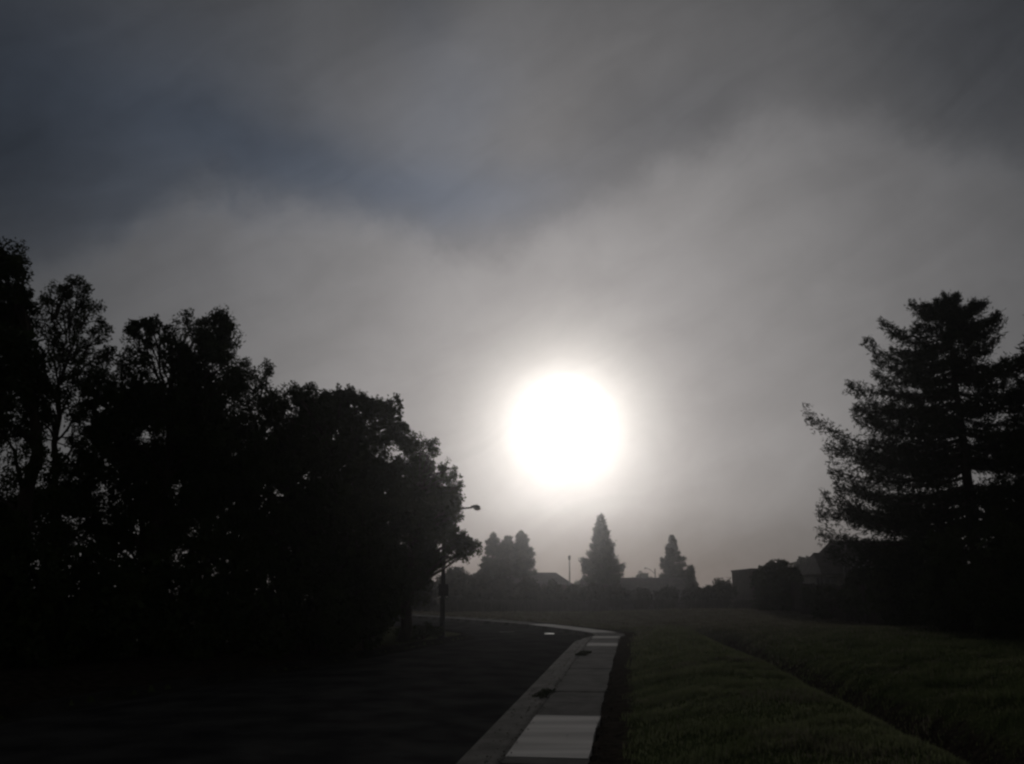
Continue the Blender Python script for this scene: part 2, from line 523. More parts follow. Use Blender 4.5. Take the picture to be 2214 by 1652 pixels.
broadleaf('broadleaf_tree', 'broad dark tree with a lumpy flat top, third from the left edge',
          [(288, 712, 20, 1), (325, 704, 26, 1), (315, 735, 30, .8), (368, 725, 25, .9), (405, 700, 26, .9), (435, 715, 28, .9), (480, 700, 34, 1), (497, 730, 28, .8), (440, 760, 50, .9), (350, 775, 50, .7),
           (490, 785, 36, .9), (405, 800, 55, 1), (300, 760, 36, .8), (470, 745, 50, 1), (385, 745, 36, .9), (505, 832, 36, 1), (440, 850, 70, 1), (300, 800, 40, .85), (265, 775, 25, .8), (290, 860, 60, 1), (350, 870, 60, .95), (260, 930, 55, 1), (330, 950, 65, .95), (420, 940, 80, 1),
           (390, 1010, 60, .85), (280, 1030, 65, .95), (340, 1090, 65, .85), (240, 1110, 60, .85), (450, 930, 60, 1), (430, 1080, 70, .9), (300, 1170, 70, .8), (390, 1170, 70, .9), (460, 1180, 60, 1)],
          25, 330, trunk_r=.2, group=G1)
broadleaf('broadleaf_tree', 'small sparse tree showing only its thin leafy top above the dense round oak',
          [(578, 797, 15, .95), (555, 810, 24, .75), (525, 800, 24, .7), (535, 830, 32, .7), (566, 842, 26, .7), (505, 815, 22, .6), (520, 870, 40, .8), (550, 900, 45, .9), (500, 930, 60, 1)],
          29, 540, leaf=.09, trunk_r=.12, group=G1, depth_spread=.5)
broadleaf('oak_tree', 'large dense round oak closing the middle of the left-hand tree row',
          [(598, 880, 42, 1), (655, 866, 36, 1), (640, 850, 17, .9), (672, 848, 18, .9), (705, 868, 24, 1), (738, 858, 26, 1), (700, 890, 42, 1), (745, 890, 40, 1), (675, 905, 48, 1), (770, 1240, 60, 1), (850, 1235, 50, 1), (815, 1275, 42, 1), (758, 850, 18, .9), (775, 868, 26, 1), (805, 885, 34, 1), (850, 868, 19, .9), (845, 895, 32, 1),
           (858, 940, 36, 1), (872, 915, 12, .8), (600, 960, 80, 1), (690, 950, 85, 1), (780, 960, 80, 1), (540, 1020, 85, 1), (640, 1060, 110, 1), (760, 1060, 110, 1), (840, 1030, 70, 1),
           (520, 1120, 90, 1), (600, 1170, 100, 1), (700, 1170, 110, 1), (800, 1160, 100, 1), (860, 1110, 70, 1), (480, 1040, 70, 1)],
          27, 700, trunk_r=.3, group=G1)
broadleaf('oak_tree', 'hazy stepped tree at the right end of the left-hand row, leaning towards the sun',
          [(885, 965, 30, 1), (912, 958, 18, .8), (934, 955, 14, .5), (940, 972, 12, .5), (925, 985, 22, .8), (905, 1020, 42, 1), (938, 1020, 22, .9), (970, 1012, 18, .8), (986, 1030, 15, .8), (965, 1040, 22, .9), (992, 1050, 8, .7), (930, 1070, 50, 1),
           (972, 1075, 28, 1), (975, 1098, 24, 1), (992, 1092, 10, .7), (950, 1120, 48, 1), (985, 1120, 16, .9), (975, 1160, 30, 1), (905, 1140, 70, 1), (1000, 1172, 20, 1), (1015, 1182, 20, 1), (1030, 1186, 14, .8), (1008, 1200, 16, .7), (980, 1195, 24, .9), (925, 1205, 46, 1), (885, 1235, 50, 1), (900, 1270, 36, .9), (870, 1290, 36, .9), (845, 1210, 60, 1)],
          31.4, 872, trunk_r=.2, group=G1, depth_spread=.9)

broadleaf('broadleaf_tree', 'black tree set back between the thin-crowned tree and the lumpy flat-topped tree',
          [(230, 925, 55, 1), (330, 890, 60, 1), (420, 890, 65, 1), (300, 1005, 62, 1), (395, 1000, 75, 1), (470, 985, 75, 1), (320, 1090, 48, 1), (420, 1095, 75, 1), (190, 1010, 42, 1), (172, 1085, 48, 1), (85, 1090, 40, 1), (60, 940, 34, .9), (350, 1160, 60, 1), (250, 1165, 50, 1), (30, 1120, 45, 1), (120, 1165, 45, 1), (250, 980, 40, 1)],
          30, 270, trunk_r=.16, group=G1, depth_spread=.8)

# --- bushes
def bush(name, label, lobes, d, px, group=None, leaf=.1, material='leaf', rc=(.2, .34), cat='bush', dens=1.0, ground=True):
    x0 = at(px, 1256, d)[0]
    root = thing(name, label, cat, (x0, d, tz(x0, d)), group)
    LV, LF, off = [], [], 0
    st = MB()
    for lb in lobes:
        qx, qy, rp, dn = lb[:4]
        r = rp * d / F
        dd = d + rng.uniform(-.3, .3) * r
        c = at(qx, qy, dd)
        rcm = rng.uniform(*rc) * min(1, max(.45, r / .7))
        K = max(5, int(2.4 * dn * (r / rcm) ** 2))
        cl = c + ball(K, .3) * r
        nl = int(np.clip(2.0 * math.pi * rcm ** 2 / (leaf * leaf * .45), 15, 260) * dens)
        P = (cl[:, None] + ball(K * nl, .55).reshape(K, nl, 3) * rcm * rng.uniform(.7, 1.2, (K, 1, 1))).reshape(-1, 3)
        v, f = leaf_quads(P, leaf); LV.append(v); LF.append(f + off); off += len(v)
        P = c + ball(int(170 * r ** 2) + 25, .5) * r * .75
        v, f = leaf_quads(P, leaf * 3, .7); LV.append(v); LF.append(f + off); off += len(v)
        st.tube(bent((x0 + rng.uniform(-.15, .15), d + rng.uniform(-.1, .1), tz(x0, d) - .05), c, .05, 6, .08), np.linspace(.045, .015, 6), 5)
    V = np.vstack(LV); Fq = np.vstack(LF)
    gz = base(V[::4, 0], V[::4, 1])
    keep = V.reshape(-1, 4, 3)[:, :, 2].min(1) > gz - .02
    V = V.reshape(-1, 4, 3)[keep].reshape(-1, 3); Fq = np.arange(len(V)).reshape(-1, 4)
    st.build('stem', M['bark'], root, True)
    mesh_obj('foliage', V, Fq, M[material], root)
    return root


G2 = 'bushes under the left-hand trees'
bush('bush', 'black bush at the foot of the tallest tree, against the left edge', [(-10, 1200, 90, 1), (60, 1270, 100, 1), (-40, 1330, 120, 1), (90, 1350, 90, 1), (30, 1400, 80, 1)], 20, 20, G2)
bush('bush', 'black bush under the thin-crowned tree', [(190, 1230, 80, 1), (150, 1320, 100, 1), (240, 1330, 90, 1), (200, 1390, 70, 1)], 21.5, 190, G2)
bush('bush', 'dark bush under the lumpy flat-topped tree, with specks of light above it', [(330, 1240, 55, 1), (420, 1235, 45, .95), (260, 1250, 55, 1), (330, 1290, 70, 1), (290, 1340, 80, 1), (390, 1340, 80, 1), (440, 1290, 50, .8), (350, 1390, 60, 1), (430, 1398, 46, 1)], 23, 350, G2)
bush('bush', 'dark bush left of the dense oak trunk', [(520, 1230, 80, 1), (480, 1310, 80, 1), (560, 1310, 80, 1), (520, 1370, 60, 1), (590, 1378, 42, 1), (470, 1392, 42, 1)], 24.5, 520, G2)
bush('bush', 'dark bush right at the foot of the dense round oak', [(640, 1250, 80, 1), (700, 1300, 80, 1), (620, 1330, 70, 1), (740, 1340, 60, 1), (670, 1370, 45, 1), (725, 1376, 36, 1), (610, 1375, 42, 1)], 26, 680, G2)
bush('bush', 'dark bush between the dense oak and the street lamp', [(790, 1260, 60, 1), (780, 1320, 55, 1), (835, 1320, 42, 1), (850, 1285, 36, 1), (800, 1360, 40, 1), (760, 1365, 34, 1)], 28, 800, G2)
bush('bush', 'low rounded shrub on the verge at the foot of the street lamp', [(925, 1362, 16, 1), (900, 1368, 18, 1), (945, 1366, 13, 1), (870, 1372, 18, 1)], 32.6, 915, G2, leaf=.07, rc=(.1, .18))

# --- conifers
def conifer(name, label, base_px, d, top_px, prof, levels, per, group=None, material='needle', fine=1.0, limbs=(), nsize=.2, droop=.12, trunk_r=.25, second=None, lenj=(.62, 1.02)):
    """prof: [(py, half width px)] from the photo, turned into real branch lengths"""
    b = at(base_px, 1256, d); bx = b[0]; bz = tz(bx, d) - .05
    t = at(top_px[0], top_px[1], d)
    root = thing(name, label, 'tree', (bx, d, bz + .05), group)
    T = np.stack([np.linspace(bx, t[0], 14), np.linspace(d, d, 14) + rng.normal(size=14) * .03, np.linspace(bz, t[2], 14)], 1)
    wood = MB(); wood.tube(T, np.linspace(trunk_r, .015, 14), 8)
    zs = np.array([at(top_px[0], p[0], d)[2] for p in prof])[::-1]
    ws = np.array([p[1] * d / F for p in prof])[::-1]
    PV, PD, PS = [], [], []
    def branch(z, phi, L, tipup=.12, dr=droop):
        k = (z - bz) / (t[2] - bz)
        p = np.array([bx + (t[0] - bx) * k, d, z])
        dirh = np.array([math.cos(phi), math.sin(phi), 0])
        n = 7
        s = np.linspace(0, 1, n)
        P = p + dirh * (s * L)[:, None]
        P[:, 2] += -dr * L * np.sin(s * math.pi * .8) + tipup * L * s ** 3
        side = np.array([-dirh[1], dirh[0], 0])
        P += side * (rng.normal() * .12 * L * s ** 2)[:, None]
        wood.tube(P, np.linspace(.02 + .012 * L, .006, n), 4)
        m = int((14 + 46 * L) * fine)
        ss = .12 + .88 * rng.random(m) ** .8
        Q = np.stack([np.interp(ss, s, P[:, i]) for i in range(3)], 1)
        wid = (.10 + .30 * L * .5 * (1 - ss) ** .7) * min(1, .5 + L * .3)
        lat = rng.normal(size=m) * wid
        Q += side * lat[:, None] + dirh * (np.abs(lat) * .5)[:, None]
        Q[:, 2] += rng.normal(size=m) * (.06 + .022 * L) - np.abs(lat) * .08
        D = dirh * .8 + side * np.sign(lat)[:, None] * rng.uniform(.1, 1.0, (m, 1)) + rng.normal(size=(m, 3)) * .5
        D[:, 2] += np.where(ss > .85, .5, -.1)
        PV.append(Q); PD.append(D); PS.append(np.full(m, nsize) * rng.uniform(.7, 1.3, m))
    zlo, zhi = zs[0], zs[-1]
    for li in range(levels):
        z = zlo + (zhi - zlo) * ((li + .5) / levels) ** .95
        z += rng.uniform(-.25, .25) * (zhi - zlo) / levels
        w = np.interp(z, zs, ws)
        ph0 = rng.uniform(0, 6.28)
        for j in range(per):
            if rng.random() < .1: continue
            branch(z + rng.uniform(-.2, .2) * (zhi - zlo) / levels, ph0 + j * 6.283 / per + rng.normal() * .25, max(.10, w * rng.uniform(*lenj)), rng.uniform(.05, .22))
    for (px, py, sgn, rise) in limbs:                  # limbs whose tips stand out in the outline
        q = at(px, py, d)
        k = (q[2] - bz) / (t[2] - bz)
        L = abs(q[0] - (bx + (t[0] - bx) * k)) / .97
        branch(q[2] - .12 * L + .04, 0 if sgn > 0 else math.pi, L, rise, .10)
        branch(q[2] - .16 * L, (0 if sgn > 0 else math.pi) + rng.choice([-.25, .25]), L * .8, rise, .12)
    # leader tuft
    m = int((60 if nsize < .25 else 22) * fine); k = rng.random(m)
    Q = T[-1] - (T[-1] - T[-3]) * k[:, None] * .6 + rng.normal(size=(m, 3)) * (.04 + .12 * k[:, None])
    D = rng.normal(size=(m, 3)) * .6; D[:, 2] += .7
    PV.append(Q); PD.append(D); PS.append(np.full(m, nsize))
    if second is not None:
        for sx, sy in second:
            q = at(sx, sy, d); a0 = T[11]
            B_ = bent(a0, q, -.1, 6, .03); wood.tube(B_, np.linspace(.05, .01, 6), 5)
            m = int(220 * fine); s = rng.random(m)
            Q = np.stack([np.interp(s * .75 + .25, np.linspace(0, 1, 6), B_[:, i]) for i in range(3)], 1) + rng.normal(size=(m, 3)) * (.06 + .3 * (1 - s[:, None]))
            D = rng.normal(size=(m, 3)) * .6; D[:, 2] += .5
            PV.append(Q); PD.append(D); PS.append(np.full(m, nsize))
    P = np.vstack(PV); D = np.vstack(PD); S = np.concatenate(PS)
    # each spray is a bundle of narrow needles-clusters
    rep = 3
    P = np.repeat(P, rep, 0) + rng.normal(size=(len(P) * rep, 3)) * nsize * .3
    D = np.repeat(D, rep, 0) + rng.normal(size=(len(D) * rep, 3)) * .45
    V, Fq = leaf_quads(P, np.repeat(S, rep), .24, dirs=D)
    wood.build('trunk', M['bark'], root, True)
    mesh_obj('crown', V, Fq, M[material], root)
    return root


conifer('redwood_tree', 'big dark conifer on the right with layered branches and its trunk showing near the top', 2118, 36, (2041, 630),
        [(640, 6), (665, 60), (706, 110), (756, 150), (810, 185), (864, 165), (914, 230), (1020, 245), (1100, 262), (1165, 265), (1250, 255), (1310, 230)], 24, 7, fine=1.9, nsize=.17,
        limbs=[(1971, 663, -1, .3), (1910, 706, -1, .25), (1869, 756, -1, .25), (1842, 812, -1, .1), (1846, 846, -1, .0), (1864, 890, -1, .2), (1775, 916, -1, .28), (1788, 948, -1, .12), (1806, 985, -1, .08), (1822, 1062, -1, .08), (1836, 940, -1, .1), (1800, 1018, -1, .05), (1794, 1045, -1, -.02), (1792, 1086, -1, .22), (1794, 1112, -1, .05), (1812, 1168, -1, .1),
                (2153, 685, 1, .2), (2130, 660, 1, .25)], second=[(2068, 636), (2106, 652)], trunk_r=.34)
conifer('redwood_tree', 'conifer at the far right edge, mostly cut off by the photo', 2330, 34, (2262, 640),
        [(650, 8), (700, 60), (780, 110), (900, 150), (1050, 190), (1200, 210), (1280, 200)], 19, 7, fine=1.2, nsize=.2, trunk_r=.3)

G4 = 'hazy conifers beyond the field'
mid = dict(levels=13, per=7, fine=1.35, lenj=(.5, 1.1), nsize=.32, trunk_r=.22, droop=.05, group=G4)
conifer('conifer_tree', 'hazy conifer left of the lamp post, tallest and rightmost of a close trio', 1128, 104, (1126, 1148), [(1150, 2), (1163, 13), (1190, 25), (1215, 32), (1235, 36), (1262, 38)], **mid)
conifer('conifer_tree', 'hazy conifer with the lowest top, middle of the close trio', 1098, 106, (1098, 1158), [(1160, 2), (1170, 12), (1195, 22), (1220, 28), (1262, 30)], **mid)
conifer('conifer_tree', 'hazy conifer nearest the tree row, leftmost of the close trio', 1066, 103, (1067, 1154), [(1156, 2), (1168, 12), (1185, 18), (1205, 26), (1230, 30), (1262, 34)], **mid)
conifer('conifer_tree', 'tall hazy conifer standing alone right below the sun', 1302, 98, (1298, 1117), [(1119, 1), (1128, 5), (1140, 12), (1155, 17), (1172, 23), (1190, 30), (1205, 28), (1218, 38), (1232, 42), (1245, 40), (1262, 40)],
        levels=17, per=7, fine=1.1, lenj=(.5, 1.1), nsize=.4, trunk_r=.26, droop=.05, group=G4, limbs=[(1259, 1208, -1, .15), (1263, 1226, -1, .05), (1347, 1222, 1, .15)])
conifer('conifer_tree', 'smaller hazy conifer halfway between the tall lone conifer and the boxy house', 1456, 112, (1453, 1158), [(1160, 1), (1172, 7), (1190, 15), (1205, 25), (1220, 28), (1232, 26), (1245, 33), (1268, 36)], **mid)
conifer('cypress_tree', 'thin columnar cypress just right of the smaller hazy conifer', 1494, 100, (1493, 1223), [(1225, 2), (1232, 5), (1245, 7), (1262, 8), (1280, 8)], 12, 7, fine=.8, nsize=.3, trunk_r=.08, droop=-.2, group=G4)

# --- bushes and trees behind the field
G5 = 'bushes along the back fence'
def row_bush(label, px, top, r, d, **k):
    lob = [(px, top + r, r, 1), (px - r * .7, top + r * 1.35, r * .75, 1), (px + r * .75, top + r * 1.3, r * .75, 1), (px - r * .3, top + r * 1.9, r * .8, 1), (px + r * .4, top + r * 1.9, r * .8, 1)]
    return bush('bush', label, lob, d, px, G5, leaf=.2, rc=(.28, .45), material='leaf_dull', **k)
row_bush('dark rounded bush behind the street lamp pole', 985, 1222, 30, 80)
row_bush('dark bush glimpsed between the oak trunks and the street lamp', 905, 1236, 32, 72)
row_bush('low bush between the columnar cypress and the boxy house', 1528, 1266, 17, 74)
row_bush('dark bush below the leftmost conifer of the trio', 1035, 1232, 28, 78)
row_bush('dark bush below the gap between the trio of conifers', 1085, 1240, 26, 80)
row_bush('dark bush in front of the hipped roof', 1140, 1246, 24, 76)
row_bush('low bush in front of the right slope of the hipped roof', 1196, 1257, 21, 76)
row_bush('low bush at the foot of the straight lamp post', 1240, 1261, 18, 76)
row_bush('dark bush left of the lone conifer trunk', 1282, 1256, 20, 78)
row_bush('dark bush right of the lone conifer trunk', 1328, 1260, 20, 77)
row_bush('low bush in front of the long flat ridge roof', 1385, 1268, 18, 76)
row_bush('low bush below the smaller hazy conifer', 1440, 1266, 19, 76)
row_bush('bush below the columnar cypress', 1500, 1262, 19, 75)
row_bush('rounded bush immediately left of the boxy house', 1560, 1252, 22, 74)
bush('round_tree', 'big round dark tree between the boxy house and the gabled house',
     [(1680, 1238, 28, 1), (1652, 1238, 18, 1), (1708, 1236, 20, 1), (1722, 1250, 16, 1), (1638, 1250, 14, 1), (1655, 1250, 24, 1), (1705, 1250, 26, 1), (1640, 1262, 20, .9), (1722, 1268, 18, 1), (1680, 1275, 34, 1), (1668, 1225, 12, .9), (1692, 1222, 12, .9), (1650, 1300, 30, 1), (1710, 1300, 30, 1), (1680, 1312, 24, 1)], 57, 1682, leaf=.13, rc=(.16, .26), cat='tree')
bush('distant_tree', 'faint hazy tree crown behind the round tree and the gabled house', [(1732, 1222, 16, 1), (1742, 1216, 14, 1), (1745, 1235, 18, 1), (1728, 1240, 14, 1), (1738, 1260, 16, 1)], 130, 1738, leaf=.3, rc=(.4, .6), cat='tree')
bush('distant_tree', 'faint low dome of a distant tree behind the flat ridge roof', [(1390, 1256, 18, 1), (1372, 1262, 14, 1), (1408, 1262, 14, 1), (1390, 1272, 20, 1)], 150, 1390, leaf=.35, rc=(.5, .7), cat='tree')
bush('distant_tree', 'faint distant bush top between the lamp post and the lone conifer', [(1262, 1262, 10, 1), (1250, 1268, 9, 1), (1274, 1266, 10, 1)], 120, 1262, leaf=.3, rc=(.4, .6), cat='tree')

G6 = 'bushes along the right-hand boundary'
bush('bush', 'dark bush behind the board fence, below the gabled house', [(1755, 1290, 24, 1), (1790, 1286, 22, 1), (1820, 1286, 22, 1), (1775, 1312, 28, 1)], 47.5, 1785, G6, leaf=.11)
bush('bush', 'dark bush behind the board fence, right of the gabled house wall', [(1850, 1262, 30, 1), (1885, 1252, 34, 1), (1870, 1295, 40, 1), (1830, 1295, 28, 1)], 44, 1862, G6, leaf=.11)
bush('bush', 'large black bush at the left foot of the big right conifer', [(1930, 1215, 50, 1), (1965, 1250, 60, 1), (1920, 1285, 55, 1), (1985, 1310, 55, 1), (1940, 1330, 36, 1)], 37, 1945, G6)
bush('bush', 'large black bush hiding the trunk of the big right conifer', [(2040, 1200, 60, 1), (2080, 1250, 80, 1), (2030, 1300, 70, 1), (2110, 1320, 65, 1), (2060, 1345, 40, 1)], 31.5, 2060, G6)
bush('bush', 'black bush against the right edge of the photo', [(2180, 1190, 80, 1), (2240, 1240, 100, 1), (2160, 1290, 80, 1), (2220, 1340, 90, 1), (2150, 1350, 50, 1)], 27.5, 2190, G6)

# ------------------------------------------------------------------ fences
def fence(name, label, pts, h, group=None, post_every=2.4):
    P = resample(np.array(pts, float), max(3, int(np.linalg.norm(np.array(pts[-1]) - np.array(pts[0])) / post_every) + 1))
    root = thing(name, label, 'fence', (*P[0], tz(*P[0])), group)
    boards = MB(); rail = MB()
    for a, b in zip(P[:-1], P[1:]):
        t = b - a; L = np.linalg.norm(t); t /= L; nrm = np.array([t[1], -t[0]])
        nb = int(L / .15)
        for k in range(nb):
            c = a + t * (k + .5) * L / nb
            z = tz(*c); hh = h + rng.uniform(-.03, .03)
            boards.obox((c[0], c[1], z + hh / 2 - .02), (*(t * .068), 0), (*(nrm * .01), 0), (0, 0, hh / 2))
        za, zb = tz(*a), tz(*b); m = (a + b) / 2 + nrm * .045
        for f in (.2, .8):
            rail.obox((m[0], m[1], (za + zb) / 2 + h * f), (*(t * (L / 2 - .06)), (zb - za) / 2), (*(nrm * .02), 0), (0, 0, .045))
    boards.build('boards', M['wood'], root); rail.build('rail', M['wood'], root)
    for p in P:
        mb = MB(); z = tz(*p); t = P[1] - P[0]; t /= np.linalg.norm(t); nrm = np.array([t[1], -t[0]])
        q = p + nrm * .11
        mb.obox((q[0], q[1], z + (h + .05) / 2 - .1), (*(t * .05), 0), (*(nrm * .05), 0), (0, 0, (h + .05) / 2 + .1))
        mb.build('post', M['wood'], root)
    return root


fence('board_fence', 'long dark board fence closing off the field below the far houses', [(-12, 74), (2, 73), (19, 71)], 1.55)
fence('board_fence', 'dark board fence along the right side of the field, below the gabled house', [(18.2, 66), (17.0, 52), (16.6, 38)], 1.8)

# ------------------------------------------------------------------ houses
def roof_prism(mb, x0, x1, y0, y1, ze, zr, hip0=0., hip1=0., axis='x', th=.12):
    ym = (y0 + y1) / 2
    V = [(x0, y0, ze), (x1, y0, ze), (x1, y1, ze), (x0, y1, ze), (x0 + hip0, ym, zr), (x1 - hip1, ym, zr),
         (x0, y0, ze - th), (x1, y0, ze - th), (x1, y1, ze - th), (x0, y1, ze - th)]
    if axis == 'y':
        xm = (x0 + x1) / 2
        V[4] = (xm, y0 + hip0, zr); V[5] = (xm, y1 - hip1, zr)
        Fs = [(0, 1, 4), (1, 2, 5, 4), (2, 3, 5), (3, 0, 4, 5)]
    else:
        Fs = [(0, 1, 5, 4), (1, 2, 5), (2, 3, 4, 5), (3, 0, 4)]
    Fs += [(0, 6, 7, 1), (1, 7, 8, 2), (2, 8, 9, 3), (3, 9, 6, 0), (6, 9, 8, 7)]
    mb.add(V, Fs)


def window(root, x, y, z, w, h, face='y'):
    f = MB()
    b = .06
    if face == 'y':
        f.box(x - w / 2 - b, x + w / 2 + b, y - .05, y - .003, z - b, z); f.box(x - w / 2 - b, x + w / 2 + b, y - .05, y - .003, z + h, z + h + b)
        f.box(x - w / 2 - b, x - w / 2, y - .05, y - .003, z, z + h); f.box(x + w / 2, x + w / 2 + b, y - .05, y - .003, z, z + h)
        f.box(x - .02, x + .02, y - .045, y - .012, z, z + h)
    else:
        f.box(x - .05, x - .003, y - w / 2 - b, y + w / 2 + b, z - b, z); f.box(x - .05, x - .003, y - w / 2 - b, y + w / 2 + b, z + h, z + h + b)
        f.box(x - .05, x - .003, y - w / 2 - b, y - w / 2, z, z + h); f.box(x - .05, x - .003, y + w / 2, y + w / 2 + b, z, z + h)
        f.box(x - .045, x - .012, y - .02, y + .02, z, z + h)
    fo = f.build('window', M['trim'], root)
    g = MB()
    if face == 'y': g.box(x - w / 2 + .001, x + w / 2 - .001, y - .025, y - .004, z + .001, z + h - .001)
    else: g.box(x - .025, x - .004, y - w / 2 + .001, y + w / 2 - .001, z + .001, z + h - .001)
    go = g.build('pane', M['glass']); go.parent = fo
    fo_l = Vector(fo.location); go.location = -Vector(root.location) - fo_l
    return fo


def fix_panes():
    for o in bpy.data.objects:
        if o.name.split('.')[0] == 'pane' and o.parent:
            o.location = (0, 0, 0)        # window mesh already carries the offset to world


def house_walls(root, x0, x1, y0, y1, z0, z1, m, gable=None):
    mb = MB(); mb.box(x0, x1, y0, y1, z0, z1)
    if gable:
        axis, zr = gable
        if axis == 'x':
            ym = (y0 + y1) / 2
            for xx in (x0, x1 - .1):
                mb.add([(xx, y0, z1), (xx, y1, z1), (xx, ym, zr), (xx + .1, y0, z1), (xx + .1, y1, z1), (xx + .1, ym, zr)], [(0, 2, 1), (3, 4, 5), (0, 3, 5, 2), (1, 2, 5, 4)])
        else:
            xm = (x0 + x1) / 2
            for yy in (y0, y1 - .1):
                mb.add([(x0, yy, z1), (x1, yy, z1), (xm, yy, zr), (x0, yy + .1, z1), (x1, yy + .1, z1), (xm, yy + .1, zr)], [(0, 1, 2), (3, 5, 4), (1, 4, 5, 2), (0, 2, 5, 3)])
    return mb.build('wall', m, root)


# hipped house on the left
d = 100; zg = tz(0, d)
r_ = thing('house', 'low house with a hipped roof, right of the trio of conifers', 'house', (0, d, zg))
house_walls(r_, -8, 6.0, d, d + 9, zg, 3.15, M['siding'])
mb = MB(); roof_prism(mb, -8.6, 6.75, d - .6, d + 9.6, 3.05, at(1200, 1238, d + 4.5)[2], 5, 1.7); ro = mb.build('roof', M['roof'], r_)
for x in (-5.5, -2, 1.5, 4.2): window(r_, x, d, 1.2, 1.4, 1.2)
# long house with a level ridge
d = 101; zg = tz(15, d)
r_ = thing('house', 'long low house with a level ridge, between the lone conifer and the smaller conifer', 'house', (14, d, zg))
house_walls(r_, 8.5, 20.0, d, d + 8, zg, 2.6, M['stucco_grey'], ('x', at(1390, 1249, d + 4)[2] - .15))
mb = MB(); roof_prism(mb, 8.0, 20.5, d - .6, d + 8.6, 2.5, at(1390, 1249, d + 4)[2]); mb.build('roof', M['roof'], r_)
for x in (10.5, 13.5, 17.5): window(r_, x, d, 1.0, 1.5, 1.1)
# boxy house
d = 78; x0 = at(1583, 1256, d + 7)[0]; zt = at(1583, 1229, d)[2]; zg = tz(x0 + 3, d)
r_ = thing('house', 'boxy flat-topped house left of the big round tree', 'house', (x0 + 3, d, zg))
house_walls(r_, x0, x0 + 4.6, d, d + 7, zg - .2, zt - .14, M['siding'])
mb = MB(); mb.box(x0 - .06, x0 + 4.66, d - .06, d + 7.06, zt - .137, zt); mb.build('roof', M['roof'], r_)
# gabled house on the right
d = 60; zg = tz(21, d)
xa, xb = at(1754, 1240, d + 2.6)[0], at(1808, 1240, d + 2.6)[0]
ze = at(1745, 1240, d)[2]; zr = at(1760, 1195, d + 2.6)[2]
r_ = thing('house', 'pale-walled house with steep shingle roofs, left of the big right conifer', 'house', (22, d, zg))
house_walls(r_, xa, xb, d, d + 5.2, zg - .2, ze + .02, M['stucco'])
mb = MB(); roof_prism(mb, xa - .35, xb - .04, d - .45, d + 5.65, ze, zr, .62, .0); mb.build('roof', M['roof'], r_)
window(r_, at(1772, 1250, d)[0], d, ze - 1.15, .45, .9); window(r_, at(1794, 1250, d)[0], d, ze - 1.25, .7, .95)
x1, x2 = xb, xb + 5.0
zt = at(1800, 1200, d)[2]; zp = at(1797, 1184, d + 1)[2]
house_walls(r_, x1, x2, d - 1.2, d + 5.8, zg - .2, zt, M['stucco_grey'], ('x', zp + .3))
mb = MB(); roof_prism(mb, x1 - .3, x2 + .3, d - 1.6, d + 6.2, zt + .02, zp + .55); mb.build('roof', M['roof'], r_)
window(r_, at(1826, 1236, d)[0], d - 1.2, at(1826, 1252, d)[2], .9, .8); window(r_, x1 + 3.4, d - 1.2, 2.6, 1.0, 1.0)
mb = MB(); mb.box(x1 + 1.9, x1 + 2.8, d - 1.26, d - 1.204, zg, zg + 2.05); dr = mb.build('door', M['door'], r_)
fix_panes()

